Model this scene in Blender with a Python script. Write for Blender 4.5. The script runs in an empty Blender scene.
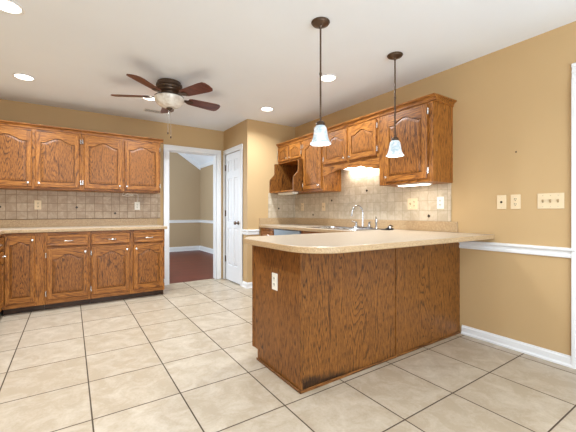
import bpy, bmesh, math, random
from mathutils import Vector, Matrix
random.seed(4)
PI = math.pi
COL = bpy.context.scene.collection
SC = bpy.context.scene

# ------------------------------------------------------------------ camera, world, exposure
cam = bpy.data.cameras.new('camera'); camo = bpy.data.objects.new('camera', cam); COL.objects.link(camo)
camo.location = (0, 0, 1.1); camo.rotation_euler = (PI/2, 0, -math.radians(33.667))
cam.sensor_width = 36; cam.lens = 326.03/576*36; cam.shift_y = -(216-212.18)/576
cam.clip_start = .02
SC.camera = camo
SC.view_settings.view_transform = 'Standard'; SC.view_settings.look = 'None'
SC.view_settings.exposure = 0.0; SC.view_settings.gamma = 1
SC.view_settings.use_curve_mapping = False
w = bpy.data.worlds.new('world'); SC.world = w; w.use_nodes = True
w.node_tree.nodes['Background'].inputs[0].default_value = (.75, .85, 1, 1)
w.node_tree.nodes['Background'].inputs[1].default_value = .6

def area(name, loc, rot, sx, sy, power, col, shape='RECTANGLE', spread=180):
    l = bpy.data.lights.new(name, 'AREA'); l.shape = shape; l.size = sx
    if shape == 'RECTANGLE': l.size_y = sy
    l.energy = power; l.color = col; l.spread = math.radians(spread)
    o = bpy.data.objects.new(name, l); COL.objects.link(o); o.location = loc; o.rotation_euler = rot
    return o
FILL_COL = (.75, .885, 1)  # cool tint shared by the added fill lamps
WARM = (1, .96, .90)
area('added_rear_fill', (1.0, -2.17, 1.35), (PI/2+.62, 0, 0), 2.3, 1.5, 134, FILL_COL)  # unseen fill lamp added behind the camera, tilted up to brighten the ceiling
area('added_left_fill', (-1.18, -.6, 1.4), (PI/2, 0, -PI/2), 1.5, 1.4, 30, FILL_COL)  # second added fill lamp, out of view on the left
area('added_hall_fill', (.2, 7.2, 1.4), (PI/2, 0, -PI/2), 1.6, 1.4, 95, FILL_COL)  # unseen lamp added to light the hall; no window is built here
CAN_POWER = 19.5; PENDANT_POWER = 4.2

# ------------------------------------------------------------------ material helpers
def rgb(r, g, b):
    f = lambda c: ((c/255+.055)/1.055)**2.4 if c/255 > .04045 else c/255/12.92
    return (f(r), f(g), f(b), 1)
class N:
    def __init__(s, name):
        s.m = bpy.data.materials.new(name); s.m.use_nodes = True; s.t = s.m.node_tree
        s.b = s.t.nodes['Principled BSDF']; s.out = s.t.nodes['Material Output']
    def n(s, typ, props=None, **ins):
        x = s.t.nodes.new(typ)
        for k, v in (props or {}).items(): setattr(x, k, v)
        for k, v in ins.items():
            k = k.replace('_', ' ') if k.replace('_', ' ') in x.inputs else k
            if k.startswith('i') and k[1:].isdigit(): k = int(k[1:])
            s.set(x.inputs[k], v)
        return x
    def set(s, inp, v):
        if isinstance(v, bpy.types.NodeSocket): s.t.links.new(v, inp)
        else: inp.default_value = v
    def math(s, op, a, b=0, c=0):
        x = s.t.nodes.new('ShaderNodeMath'); x.operation = op
        s.set(x.inputs[0], a); s.set(x.inputs[1], b); s.set(x.inputs[2], c)
        return x.outputs[0]
    def coord(s, scale=(1, 1, 1), rnd=True):
        tc = s.n('ShaderNodeTexCoord').outputs['Object']
        if rnd:
            oi = s.n('ShaderNodeObjectInfo').outputs['Random']
            off = s.math('MULTIPLY', oi, 37.0)
            cx = s.n('ShaderNodeCombineXYZ', i0=off, i1=off, i2=off).outputs[0]
            tc = s.n('ShaderNodeVectorMath', {'operation': 'ADD'}, i0=tc, i1=cx).outputs[0]
        return s.n('ShaderNodeVectorMath', {'operation': 'MULTIPLY'}, i0=tc, i1=scale).outputs[0]
    def noise(s, vec, scale=1, detail=4, rough=.55, dist=0):
        return s.n('ShaderNodeTexNoise', Vector=vec, Scale=scale, Detail=detail, Roughness=rough, Distortion=dist).outputs['Fac']
    def ramp(s, fac, stops, interp='LINEAR'):
        r = s.n('ShaderNodeValToRGB', Fac=fac); cr = r.color_ramp; cr.interpolation = interp
        while len(cr.elements) < len(stops): cr.elements.new(.5)
        for e, (p, c) in zip(cr.elements, stops):
            e.position = p; e.color = c if len(c) == 4 else (*c, 1)
        return r.outputs[0]
    def mix(s, fac, a, b, mode='MIX'):
        x = s.n('ShaderNodeMix', {'data_type': 'RGBA', 'blend_type': mode})
        s.set(x.inputs[0], fac); s.set(x.inputs[6], a); s.set(x.inputs[7], b)
        return x.outputs[2]
    def bump(s, h, strength=.3, dist=.002):
        b = s.n('ShaderNodeBump', Height=h, Strength=strength, Distance=dist)
        s.t.links.new(b.outputs[0], s.b.inputs['Normal'])
    def base(s, c, rough=.5, metal=0, spec=None):
        s.set(s.b.inputs['Base Color'], c); s.set(s.b.inputs['Roughness'], rough); s.b.inputs['Metallic'].default_value = metal
        if spec is not None: s.b.inputs['Specular IOR Level'].default_value = spec
        return s.m

def paint(name, c, rough=.6, bumpy=.05, sc=120):
    n = N(name); v = n.coord(rnd=False)
    f = n.noise(v, 1.3, 3)
    col = n.mix(f, tuple(x*.96 for x in c[:3])+(1,), tuple(min(1, x*1.04) for x in c[:3])+(1,))
    n.bump(n.noise(v, sc, 2), bumpy, .002)
    return n.base(col, rough, spec=.3)

def oak(name, light, mid, dark, horiz=False, big=1.0, line=1.0, stain=False):
    n = N(name)
    if horiz: v = n.coord((.09, 1, 1))
    else: v = n.coord((1, 1, .10))
    field = n.noise(v, 5.0*big, 1.5, .4, .25)                       # slow field whose contours are the cathedral grain
    s = n.math('FRACT', n.math('MULTIPLY', field, 30.0))
    ring = n.ramp(s, [(0, (.15,)*3), (.16, (.95,)*3), (.7, (.75,)*3), (1, (.1,)*3)])
    if horiz: v2 = n.coord((2.2, 60, 60))
    else: v2 = n.coord((60, 60, 2.2))
    fine = n.noise(v2, 2.4, 3, .7, .15)
    if horiz: v3 = n.coord((7, 130, 130))
    else: v3 = n.coord((130, 130, 12))
    pore = n.noise(v3, 2.0, 2, .5)
    pore = n.ramp(pore, [(.40, (0, 0, 0)), (.53, (1, 1, 1))])
    g = n.math('MULTIPLY_ADD', ring, .5*line, n.math('MULTIPLY_ADD', fine, 1.1, -.30))
    g = n.math('MULTIPLY', g, n.math('MULTIPLY_ADD', pore, .62, .46))
    tone = n.noise(n.coord((1, 1, .5)), 3.0, 2)
    g = n.math('ADD', g, n.math('MULTIPLY_ADD', tone, .3, -.15))
    c = n.ramp(g, [(.08, dark), (.38, mid), (.80, light)])
    if stain:                                                     # dark water stain along the foot of the panel near its left corner
        sp = n.n('ShaderNodeSeparateXYZ', i0=n.n('ShaderNodeTexCoord').outputs['Object']).outputs
        wob = n.math('MULTIPLY_ADD', n.noise(n.coord((1, 1, 1), False), 22, 4), .09, -.045)
        hgt = n.n('ShaderNodeMapRange', i0=sp[0], i1=.03, i2=.60, i3=.085, i4=.0).outputs[0]
        st = n.n('ShaderNodeMapRange', i0=n.math('SUBTRACT', n.math('ADD', sp[2], wob), hgt), i1=-.03, i2=.02, i3=.85, i4=0.0).outputs[0]
        c = n.mix(st, c, rgb(24, 14, 10))
    n.bump(g, .12, .001)
    n.base(c, .42, spec=.4)
    return n.m

def emis(name, c, strength):
    n = N(name); n.b.inputs['Base Color'].default_value = c
    n.b.inputs['Emission Color'].default_value = c; n.b.inputs['Emission Strength'].default_value = strength
    return n.m
def metal(name, c, rough=.25, mt=1.0):
    n = N(name); f = n.noise(n.coord((1, 1, 1)), 30, 2)
    n.set(n.b.inputs['Roughness'], n.math('MULTIPLY_ADD', f, .1, rough-.05))
    n.b.inputs['Base Color'].default_value = c; n.b.inputs['Metallic'].default_value = mt
    return n.m

M = {}
M['wall'] = paint('tan wall paint', rgb(197, 165, 120))
M['hallwall'] = paint('khaki wall paint', rgb(186, 162, 130))
M['ceil'] = paint('ceiling white', rgb(240, 245, 252), .8, .08, 60)
M['white'] = paint('white trim enamel', rgb(236, 236, 236), .35, .01)
M['doorwhite'] = paint('door white enamel', rgb(232, 234, 238), .4, .03)
L_, D_ = (rgb(176, 114, 48), rgb(136, 80, 27), rgb(46, 22, 7)), (rgb(142, 90, 38), rgb(90, 51, 18), rgb(18, 10, 4))
M['oak'] = oak('honey oak', *L_)
M['oakh'] = oak('honey oak rail', *L_, horiz=True)
M['oakp'] = oak('honey oak panel', rgb(156, 98, 42), rgb(110, 64, 24), rgb(26, 12, 4), big=1.9, line=1.3)
M['oakd'] = oak('worn darker oak', *D_, big=1.7, line=1.5)
M['oakstain'] = oak('worn darker oak with water stain', *D_, big=1.7, line=1.5, stain=True)
M['oakdh'] = oak('worn darker oak rail', *D_, horiz=True)
M['oakin'] = oak('cabinet interior brown', rgb(112, 66, 34), rgb(84, 46, 22), rgb(44, 22, 10))
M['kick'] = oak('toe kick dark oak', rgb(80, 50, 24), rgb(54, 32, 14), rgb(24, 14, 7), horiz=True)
M['chrome'] = metal('chrome', (.50, .50, .52, 1), .16)
M['nickel'] = metal('satin nickel', (.75, .73, .7, 1), .25)
M['steel'] = metal('brushed stainless', (.62, .63, .65, 1), .28)
M['bronze'] = metal('oil rubbed bronze', rgb(92, 74, 60), .34, .7)
M['brass'] = metal('antique brass highlights', rgb(120, 96, 66), .3)
M['ventshade'] = paint('vent gap shade grey', rgb(92, 88, 86), .8, 0)  # dark grey that paints the shade in the vent gaps
M['black'] = paint('black plastic', rgb(26, 24, 24), .35, 0)
M['ivory'] = paint('ivory plastic', rgb(230, 208, 172), .35, 0)
M['platewhite'] = paint('white plastic', rgb(238, 234, 222), .35, 0)
M['canglow'] = emis('lit can lens', (1, .96, .88, 1), 6)
M['undercab'] = emis('lit undercabinet lens', (1, .95, .85, 1), 5)
def m_counter():
    n = N('beige speckled laminate'); v = n.coord(rnd=False)
    a = n.noise(v, 150, 3, .8); b = n.noise(v, 18, 4)
    c = n.ramp(a, [(.30, rgb(134, 112, 92)), (.45, rgb(184, 167, 145)), (.6, rgb(200, 185, 165)), (.72, rgb(224, 214, 200))])
    c = n.mix(n.math('MULTIPLY', b, .35), c, rgb(186, 164, 138))
    return n.base(c, .28, spec=.45)
M['counter'] = m_counter()
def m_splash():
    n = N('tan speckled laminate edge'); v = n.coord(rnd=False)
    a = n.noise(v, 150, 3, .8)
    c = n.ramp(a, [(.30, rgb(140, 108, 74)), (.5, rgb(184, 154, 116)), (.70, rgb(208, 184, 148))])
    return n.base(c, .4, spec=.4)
M['splash'] = m_splash()
def tile_mat(name, sx, sy, ox, oy, ax, c1, c2, grout, gw, rough, mott=6, bump=.5, spec=.5):
    # ax: indices of the two object axes the grid runs on
    n = N(name); tc = n.n('ShaderNodeTexCoord').outputs['Object']
    sp = n.n('ShaderNodeSeparateXYZ', i0=tc).outputs
    u = n.math('DIVIDE', n.math('SUBTRACT', sp[ax[0]], ox), sx); v = n.math('DIVIDE', n.math('SUBTRACT', sp[ax[1]], oy), sy)
    def edge(q, s):
        fr = n.math('FRACT', q); d = n.math('MULTIPLY', n.math('MINIMUM', fr, n.math('SUBTRACT', 1.0, fr)), s)
        return d
    d = n.math('MINIMUM', edge(u, sx), edge(v, sy))
    mask = n.n('ShaderNodeMapRange', i0=d, i1=gw*.5-.0006, i2=gw*.5+.0008).outputs[0]
    cell = n.n('ShaderNodeCombineXYZ', i0=n.math('FLOOR', u), i1=n.math('FLOOR', v), i2=3.7).outputs[0]
    wn = n.n('ShaderNodeTexWhiteNoise', Vector=cell).outputs
    off = n.n('ShaderNodeVectorMath', {'operation': 'MULTIPLY_ADD'}, i0=wn['Color'], i1=(9, 9, 9), i2=tc).outputs[0]
    f = n.noise(off, mott, 6, .65, .6)
    f2 = n.noise(off, mott*9, 4, .7)
    q = n.math('ADD', n.math('MULTIPLY_ADD', f, 1.5, -.45), n.math('MULTIPLY_ADD', f2, .5, -.25))
    q = n.math('ADD', q, n.math('MULTIPLY_ADD', wn['Value'], .16, -.08))
    c = n.ramp(q, [(.15, c1), (.75, c2)])
    c = n.mix(mask, grout, c)
    h = n.math('ADD', mask, n.math('MULTIPLY', f2, .08))
    n.bump(h, bump, .002)
    r = n.math('MULTIPLY_ADD', mask, rough-.8, .8)
    return n.base(c, r, spec=spec)
S = .4594
M['floor'] = tile_mat('beige ceramic floor tile', S, S, -.3644, 2.0138, (0, 1), rgb(174, 157, 134), rgb(202, 189, 170), rgb(78, 62, 46), .0075, .33, 8, .5, .4)
M['btileR'] = tile_mat('tumbled wall tile', .1, .1, .02, .014, (1, 2), rgb(188, 170, 144), rgb(220, 206, 184), rgb(172, 154, 128), .004, .45, 12)
M['btileB'] = tile_mat('tumbled wall tile facing', .1, .1, .02, .014, (0, 2), rgb(188, 170, 144), rgb(220, 206, 184), rgb(172, 154, 128), .004, .45, 12)
M['btileL'] = tile_mat('tumbled wall tile brown', .1015, .101, -.040, .0, (0, 2), rgb(168, 144, 118), rgb(204, 184, 158), rgb(134, 110, 86), .0045, .45, 12)
def m_wood():
    n = N('red brown plank floor'); tc = n.n('ShaderNodeTexCoord').outputs['Object']
    br = n.n('ShaderNodeTexBrick', Vector=tc, Scale=1.0, Color1=rgb(108, 44, 32), Color2=rgb(86, 32, 24), Mortar=rgb(52, 22, 16))
    br.inputs['Brick Width'].default_value = 1.1; br.inputs['Row Height'].default_value = .09; br.inputs['Mortar Size'].default_value = .003
    g = n.noise(n.coord((3, 60, 1), False), 1, 4)
    c = n.mix(n.math('MULTIPLY', g, .5), br.outputs[0], rgb(120, 52, 36))
    return n.base(c, .4)
M['wood'] = m_wood()
def m_blade():
    n = N('walnut fan blade'); v = n.coord((2.5, 40, 40), True)
    g = n.noise(v, 1.5, 3)
    return n.base(n.ramp(g, [(.3, rgb(66, 30, 22)), (.7, rgb(122, 66, 48))]), .3)
M['blade'] = m_blade()
def m_shade(name, e):
    n = N(name); g = n.noise(n.coord((1, 1, 1)), 22, 3, .6, 1.2)
    c = n.ramp(g, [(.35, (.50, .66, .74, 1)), (.62, (.95, .95, .95, 1))])
    n.base(n.mix(.55, c, (.0, .0, .0, 1)), .3)
    n.set(n.b.inputs['Emission Color'], c); n.b.inputs['Emission Strength'].default_value = e
    n.b.inputs['Transmission Weight'].default_value = 0
    return n.m
M['shade'] = m_shade('lit swirled glass shade', .60)
def m_bowl():
    n = N('alabaster glass bowl'); g = n.noise(n.coord((1, 1, 1)), 9, 3, .6, 1.5)
    return n.base(n.ramp(g, [(.35, rgb(214, 204, 190)), (.6, rgb(240, 236, 228))]), .25)
M['bowl'] = m_bowl()
M['groutdark'] = paint('dark grout', rgb(84, 62, 46), .8, 0)
M['tilebrown'] = paint('dark brown glazed inlay', rgb(62, 46, 34), .3, 0)
M['blue'] = metal('brushed steel dishwasher', (.30, .36, .42, 1), .5, .6)
M['glass'] = N('window glass').base((.9, .95, 1, 1), .02)
def m_glass():
    n = N('clear window glass'); tr = n.n('ShaderNodeBsdfTransparent'); gl = n.n('ShaderNodeBsdfGlossy', Roughness=.02)
    mx = n.n('ShaderNodeMixShader', i0=.08, i1=tr.outputs[0], i2=gl.outputs[0])
    n.t.links.new(mx.outputs[0], n.out.inputs[0]); return n.m
M['glass'] = m_glass()

# ------------------------------------------------------------------ mesh helpers
def link(name, bm, mats, parent=None, smooth=False, loc=None):
    bm.normal_update()
    me = bpy.data.meshes.new(name); bm.to_mesh(me); bm.free()
    for m in (mats if isinstance(mats, (list, tuple)) else [mats]): me.materials.append(m)
    if smooth:
        for p in me.polygons: p.use_smooth = True
    o = bpy.data.objects.new(name, me); COL.objects.link(o)
    if parent: o.parent = parent
    if loc: o.location = loc
    if smooth:
        try:
            me.set_sharp_from_angle(angle=math.radians(40))
        except Exception: pass
    return o
def tag(o, label=None, cat=None, group=None, kind=None):
    if label: o['label'] = label
    if cat: o['category'] = cat
    if group: o['group'] = group
    if kind: o['kind'] = kind
    return o
def empty(name, loc, rz=0, label=None, cat=None, group=None, kind=None):
    o = bpy.data.objects.new(name, None); COL.objects.link(o); o.location = loc; o.rotation_euler = (0, 0, rz)
    o.empty_display_size = .1
    return tag(o, label, cat, group, kind)
def box(bm, a, b, bev=0, mi=0, seg=1):
    t = bmesh.new(); bmesh.ops.create_cube(t, size=1)
    a, b = Vector(a), Vector(b)
    for v in t.verts: v.co = Vector(((a[i]+b[i])/2 + v.co[i]*(b[i]-a[i]) for i in range(3)))
    if bev: bmesh.ops.bevel(t, geom=t.edges[:], offset=bev, segments=seg, affect='EDGES', profile=.5)
    merge(bm, t, mi)
def merge(bm, t, mi=0, mat=None):
    if mat is not None: bmesh.ops.transform(t, matrix=mat, verts=t.verts)
    vm = {v: bm.verts.new(v.co) for v in t.verts}
    for f in t.faces:
        try:
            g = bm.faces.new([vm[v] for v in f.verts]); g.material_index = mi if mi else f.material_index
        except ValueError: pass
    t.free()
def B(name, a, b, m, parent=None, bev=0, **k):
    bm = bmesh.new(); box(bm, a, b, bev); return link(name, bm, m, parent, **k)
def lathe(bm, prof, mat=Matrix(), n=24, mi=0, cap=True):
    t = bmesh.new(); rings = []
    for r, z in prof: rings.append([t.verts.new((max(r, 1e-5)*math.cos(2*PI*i/n), max(r, 1e-5)*math.sin(2*PI*i/n), z)) for i in range(n)])
    for A, C in zip(rings, rings[1:]):
        for i in range(n): t.faces.new((A[i], A[(i+1) % n], C[(i+1) % n], C[i]))
    if cap:
        t.faces.new(rings[0][::-1]); t.faces.new(rings[-1])
    bmesh.ops.recalc_face_normals(t, faces=t.faces)
    merge(bm, t, mi, mat)
def tube(bm, pts, r, n=10, mi=0):
    pts = [Vector(p) for p in pts]; t = bmesh.new(); rings = []; ref = Vector((.12, .31, .94)).normalized()
    for i, p in enumerate(pts):
        d = (pts[min(i+1, len(pts)-1)]-pts[max(i-1, 0)]).normalized()
        u = d.cross(ref)
        if u.length < .05: u = d.cross(Vector((1, 0, 0)))
        u.normalize(); q = d.cross(u); rr = r[i] if isinstance(r, (list, tuple)) else r
        rings.append([t.verts.new(p+rr*(math.cos(2*PI*k/n)*u+math.sin(2*PI*k/n)*q)) for k in range(n)])
    for A, C in zip(rings, rings[1:]):
        for k in range(n): t.faces.new((A[k], A[(k+1) % n], C[(k+1) % n], C[k]))
    t.faces.new(rings[0][::-1]); t.faces.new(rings[-1])
    bmesh.ops.recalc_face_normals(t, faces=t.faces); merge(bm, t, mi)
def prism(bm, pts, axis, a, b, bev=0, mi=0):
    """outline pts (2D) in the plane across `axis`, extruded from a to b"""
    t = bmesh.new()
    def P(p, h):
        return {'x': (h, p[0], p[1]), 'y': (p[0], h, p[1]), 'z': (p[0], p[1], h)}[axis]
    A = [t.verts.new(P(p, a)) for p in pts]; C = [t.verts.new(P(p, b)) for p in pts]
    t.faces.new(A); t.faces.new(C[::-1])
    for i in range(len(pts)):
        j = (i+1) % len(pts); t.faces.new((A[j], A[i], C[i], C[j]))
    bmesh.ops.recalc_face_normals(t, faces=t.faces)
    if bev:
        bmesh.ops.bevel(t, geom=t.edges[:], offset=bev, segments=2, affect='EDGES', profile=.5)
    merge(bm, t, mi)
def dup(root, loc, label, rz=None):
    r = root.copy(); COL.objects.link(r); r.location = loc; r['label'] = label
    if rz is not None: r.rotation_euler = (0, 0, rz)
    for ch in list(root.children):
        c = ch.copy(); COL.objects.link(c); c.parent = r
        for g in list(ch.children):
            d = g.copy(); COL.objects.link(d); d.parent = c
    return r

# ------------------------------------------------------------------ room shell
XL, XR, YR, H = -1.22, 2.96, -2.2, 2.447
YB, XP, YK = 5.12, 2.12, 4.24          # back wall, pantry wall, kitchen end wall
T = .12
def struct(name, boxes, m, bev=0):
    bm = bmesh.new()
    for a, b in boxes: box(bm, a, b, bev)
    return tag(link(name, bm, m), kind='structure')
struct('floor', [((XL-T, YR-T, -.1), (XR+T, YB+.06, 0))], M['floor'])
struct('floor_hall', [((-.6, YB+.06, -.1), (3.3, 9.5, .002))], M['wood'])
struct('ceiling', [((XL-T, YR-T, H), (XR+T, YB+T, H+.1))], M['ceil'])
# back wall with doorway 1.23..2.03
struct('wall_back', [((XL-T, YB, 0), (1.225, YB+T, H)), ((2.0, YB, 0), (XP+T, YB+T, H)), ((1.225, YB, 2.055), (2.0, YB+T, H))], M['wall'])
struct('wall_pantry', [((XP, YK, 0), (XP+.1, 4.46, H)), ((XP, 5.03, 0), (XP+.1, YB, H)), ((XP, 4.46, 2.04), (XP+.1, 5.03, H)), ((XP+.1, YK, 0), (XR, YK+.1, H))], M['wall'])
struct('wall_right', [((XR, .70, 0), (XR+T, YB, H)), ((XR, YR-T, 0), (XR+T, -.14, H)), ((XR, -.14, 2.04), (XR+T, .70, H))], M['wall'])
struct('wall_left', [((XL-T, YR-T, 0), (XL, -1.4, H)), ((XL-T, .2, 0), (XL, YB+T, H)), ((XL-T, -1.4, 0), (XL, .2, .65)), ((XL-T, -1.4, 2.15), (XL, .2, H))], M['wall'])
struct('wall_rear', [((XL, YR-T, 0), (-.2, YR, H)), ((2.2, YR-T, 0), (XR, YR, H)), ((-.2, YR-T, 0), (2.2, YR, .55)), ((-.2, YR-T, 2.15), (2.2, YR, H))], M['wall'])
# hall beyond the doorway: vaulted ceiling rising to the left from the right-hand wall
struct('wall_hall_far', [((-.6, 9.3, 0), (3.25, 9.42, 3.9))], M['hallwall'])
struct('wall_hall_right', [((3.13, YB+T, 0), (3.25, 9.3, 2.46))], M['hallwall'])
struct('wall_hall_left', [((-.72, YB+T, 0), (-.6, 9.42, 3.9))], M['hallwall'])
struct('wall_hall_near', [((XP+T, YB, 0), (3.25, YB+T, 2.5)), ((-.72, YB+.061, 2.45), (3.25, YB+T, 3.9)), ((-.72, YB+.061, 0), (1.2, YB+T, 2.5))], M['hallwall'])
bm = bmesh.new()
sl = .66
prism(bm, [(3.25, 2.46-.12*sl), (3.25, 2.56), (1.2, 2.46+2.05*sl), (-.72, 2.46+2.05*sl), (-.72, 2.46+1.93*sl), (1.2, 2.46+1.93*sl-.0)], 'y', YB+T, 9.42)
tag(link('ceiling_hall', bm, M['ceil']), kind='structure')
bm = bmesh.new()   # crown band on the far hall wall following the slope, and along the right wall
prism(bm, [(3.13, 2.32), (3.13, 2.46), (1.2, 2.46+1.93*sl), (1.2, 2.34+1.93*sl)], 'y', 9.27, 9.3)
box(bm, (3.10, YB+T, 2.36), (3.13, 9.3, 2.46))
tag(link('trim_1', bm, M['white']), kind='structure')

def rail_profile(z0, z1, d):
    h = z1-z0
    return [(0, z0), (d*.55, z0+.004), (d*.6, z0+h*.3), (d*.35, z0+h*.4), (d*.35, z0+h*.6), (d*.85, z0+h*.7), (d, z0+h*.82), (d*.9, z1-.004), (0, z1)]
def trim_run(name, prof, axis, wall, sgn, a, b):
    """profile (depth, z) swept along axis ('x' or 'y') on a wall plane; sgn = direction into the room"""
    bm = bmesh.new()
    pts = [(wall+sgn*p, z) for p, z in prof]
    prism(bm, pts, 'y' if axis == 'y' else 'x', a, b)
    return tag(link(name, bm, M['white']), kind='structure')
base_prof = lambda h, d: [(0, 0), (d+.008, 0), (d+.008, .012), (d, .022), (d, h*.78), (d*.6, h*.88), (d*.5, h), (0, h)]
trim_run('baseboard_right', base_prof(.078, .013), 'y', XR, -1, .785, 1.588)
trim_run('baseboard_pantry', base_prof(.085, .013), 'y', XP, -1, YK-.02, 4.385)
trim_run('baseboard_kitchen', base_prof(.085, .013), 'x', YK, -1, XP-.02, 2.33)
trim_run('baseboard_hall_far', base_prof(.13, .015), 'x', 9.3, -1, -.6, 3.13)
trim_run('baseboard_hall_right', base_prof(.13, .015), 'y', 3.13, -1, YB+T, 9.3)
trim_run('trim_2', rail_profile(.772, .846, .026), 'y', XR, -1, .785, 1.62)     # chair rail by the peninsula
trim_run('trim_3', rail_profile(.772, .846, .026), 'y', XP, -1, YK-.026, 4.385)  # chair rail beside the pantry door
trim_run('trim_4', rail_profile(.772, .846, .026), 'x', YK, -1, XP-.026, 2.305)
trim_run('trim_5', rail_profile(.80, .88, .026), 'x', 9.3, -1, -.6, 3.13)
trim_run('trim_6', rail_profile(.80, .88, .026), 'y', 3.13, -1, YB+T, 9.3)

def casing(name, axis, wall, sgn, a, b, top, w_=.075, d=.018):
    """door casing: two legs and a head on a wall plane; opening a..b, head at top"""
    bm = bmesh.new()
    def leg(a0, a1, z0, z1):
        for q0, q1, dd in ((0, 1, d*.6), (.0, .22, d), (.45, .6, d*.85), (.86, 1, d*.8)):
            u0, u1 = a0+(a1-a0)*q0, a0+(a1-a0)*q1
            p = sorted((u0, u1)); yy = sorted((wall, wall+sgn*dd))
            if axis == 'x': box(bm, (p[0], yy[0], z0), (p[1], yy[1], z1), .0015)
            else: box(bm, (yy[0], p[0], z0), (yy[1], p[1], z1), .0015)
    leg(a-w_, a, 0, top); leg(b+w_, b, 0, top)
    for q0, q1, dd in ((0, 1, d*.6), (.78, 1, d), (.4, .55, d*.85), (0, .14, d*.8)):
        z0, z1 = top+w_*q0, top+w_*q1; yy = sorted((wall, wall+sgn*dd))
        if axis == 'x': box(bm, (a-w_, yy[0], z0), (b+w_, yy[1], z1), .0015)
        else: box(bm, (yy[0], a-w_, z0), (yy[1], b+w_, z1), .0015)
    return tag(link(name, bm, M['white']), kind='structure')
casing('trim_7', 'x', YB, -1, 1.235, 1.995, 2.045)
bm = bmesh.new()   # jamb lining of the doorway
box(bm, (1.225, YB-.001, 0), (1.245, YB+T+.001, 2.055)); box(bm, (1.985, YB-.001, 0), (2.0, YB+T+.001, 2.055)); box(bm, (1.245, YB-.001, 2.035), (1.985, YB+T+.001, 2.055))
tag(link('trim_8', bm, M['white']), kind='structure')
casing('trim_9', 'y', XP, -1, 4.46, 5.03, 2.04)
casing('trim_10', 'y', XR, -1, -.14, .70, 2.04, .107, .02)

def six_panel(name, w_, h_, loc, rz, knob_side, kind='structure', hinges=True):
    """door slab, local front -Y, x 0..w, z 0..h with six recessed-and-raised panels"""
    root = empty(name, loc, rz, kind=kind)
    st = .105 if w_ > .65 else .085; mid = .09 if w_ > .65 else .07
    cols = [(st, (w_-mid)/2), ((w_+mid)/2, w_-st)]
    rows = [(.24, .84), (.94, 1.63), (1.73, h_-.10)]
    bm = bmesh.new()
    xs = [0, cols[0][0], cols[0][1], cols[1][0], cols[1][1], w_]; zs = [0]+[q for r in rows for q in r]+[h_]
    for i in range(5):
        for j in range(7):
            if i in (1, 3) and j in (1, 3, 5):
                x0, x1, z0, z1 = xs[i], xs[i+1], zs[j], zs[j+1]
                L = []
                for dd, y in ((0, -.035), (.006, -.020), (.016, -.020), (.040, -.032)):
                    L.append([bm.verts.new(p) for p in ((x0+dd, y, z0+dd), (x1-dd, y, z0+dd), (x1-dd, y, z1-dd), (x0+dd, y, z1-dd))])
                for A, C in zip(L, L[1:]):
                    for k in range(4): bm.faces.new((A[k], A[(k+1) % 4], C[(k+1) % 4], C[k]))
                bm.faces.new(L[-1])
            else:
                bm.faces.new([bm.verts.new(p) for p in ((xs[i], -.035, zs[j]), (xs[i+1], -.035, zs[j]), (xs[i+1], -.035, zs[j+1]), (xs[i], -.035, zs[j+1]))])
    t = [((0, -.035, 0), (0, 0, 0), (0, 0, h_), (0, -.035, h_)), ((w_, -.035, 0), (w_, -.035, h_), (w_, 0, h_), (w_, 0, 0)),
         ((0, -.035, h_), (0, 0, h_), (w_, 0, h_), (w_, -.035, h_)), ((0, 0, 0), (w_, 0, 0), (w_, 0, h_), (0, 0, h_)), ((0, -.035, 0), (w_, -.035, 0), (w_, 0, 0), (0, 0, 0))]
    for q in t: bm.faces.new([bm.verts.new(p) for p in q])
    bmesh.ops.remove_doubles(bm, verts=bm.verts, dist=1e-5)
    bmesh.ops.recalc_face_normals(bm, faces=bm.faces)
    link('door_slab', bm, M['doorwhite'], root)
    kx = w_-.06 if knob_side > 0 else .06
    bm = bmesh.new(); R = Matrix.Translation((kx, -.035, .925)) @ Matrix.Rotation(PI/2, 4, 'X')
    lathe(bm, [(.03, 0), (.032, .004), (.028, .009), (.012, .012), (.010, .034), (.016, .040), (.027, .050), (.029, .060), (.024, .070), (.0, .074)], R)
    link('door_knob', bm, M['bronze'], root, smooth=True)
    if hinges:
        hx = .0 if knob_side > 0 else w_
        for z in (.33, 1.07, 1.81):
            bm = bmesh.new(); box(bm, (hx-.018, -.040, z-.045), (hx+.018, -.0355, z+.045), .001); tube(bm, [(hx, -.042, z-.05), (hx, -.042, z+.05)], .007)
            link('hinge', bm, M['bronze'], root)
    return root
six_panel('door_1', .55, 2.02, (XP+.03, 5.02, .012), -PI/2, 1)
six_panel('door_2', .82, 2.02, (XR+.03, .69, .012), -PI/2, 1)

def window(name, axis, a0, a1, z0, z1, wall, sgn):
    root = empty(name, (0, 0, 0), kind='structure')
    def bb(u0, u1, d0, d1, w0, w1):
        return ((u0, d0, w0), (u1, d1, w1)) if axis == 'x' else ((d0, u0, w0), (d1, u1, w1))
    bm = bmesh.new(); d0, d1 = sorted((wall, wall+sgn*.12)); 
    for u0, u1, w0, w1 in ((a0, a0+.05, z0, z1), (a1-.05, a1, z0, z1), (a0, a1, z0, z0+.05), (a0, a1, z1-.05, z1), ((a0+a1)/2-.025, (a0+a1)/2+.025, z0, z1), (a0, a1, (z0+z1)/2-.02, (z0+z1)/2+.02)):
        box(bm, *bb(u0, u1, d0+.03, d1-.03, w0, w1))
    link('window_frame', bm, M['white'], root)
    bm = bmesh.new(); box(bm, *bb(a0, a1, (d0+d1)/2-.003, (d0+d1)/2+.003, z0, z1)); link('pane', bm, M['glass'], root)
window('added_window_1', 'x', -.2, 2.2, .55, 2.15, YR, -1)  # unseen window added as a source for the rear fill lamp
window('added_window_2', 'y', -1.4, .2, .65, 2.15, XL, -1)  # another added window out of view, around the left fill lamp

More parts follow.
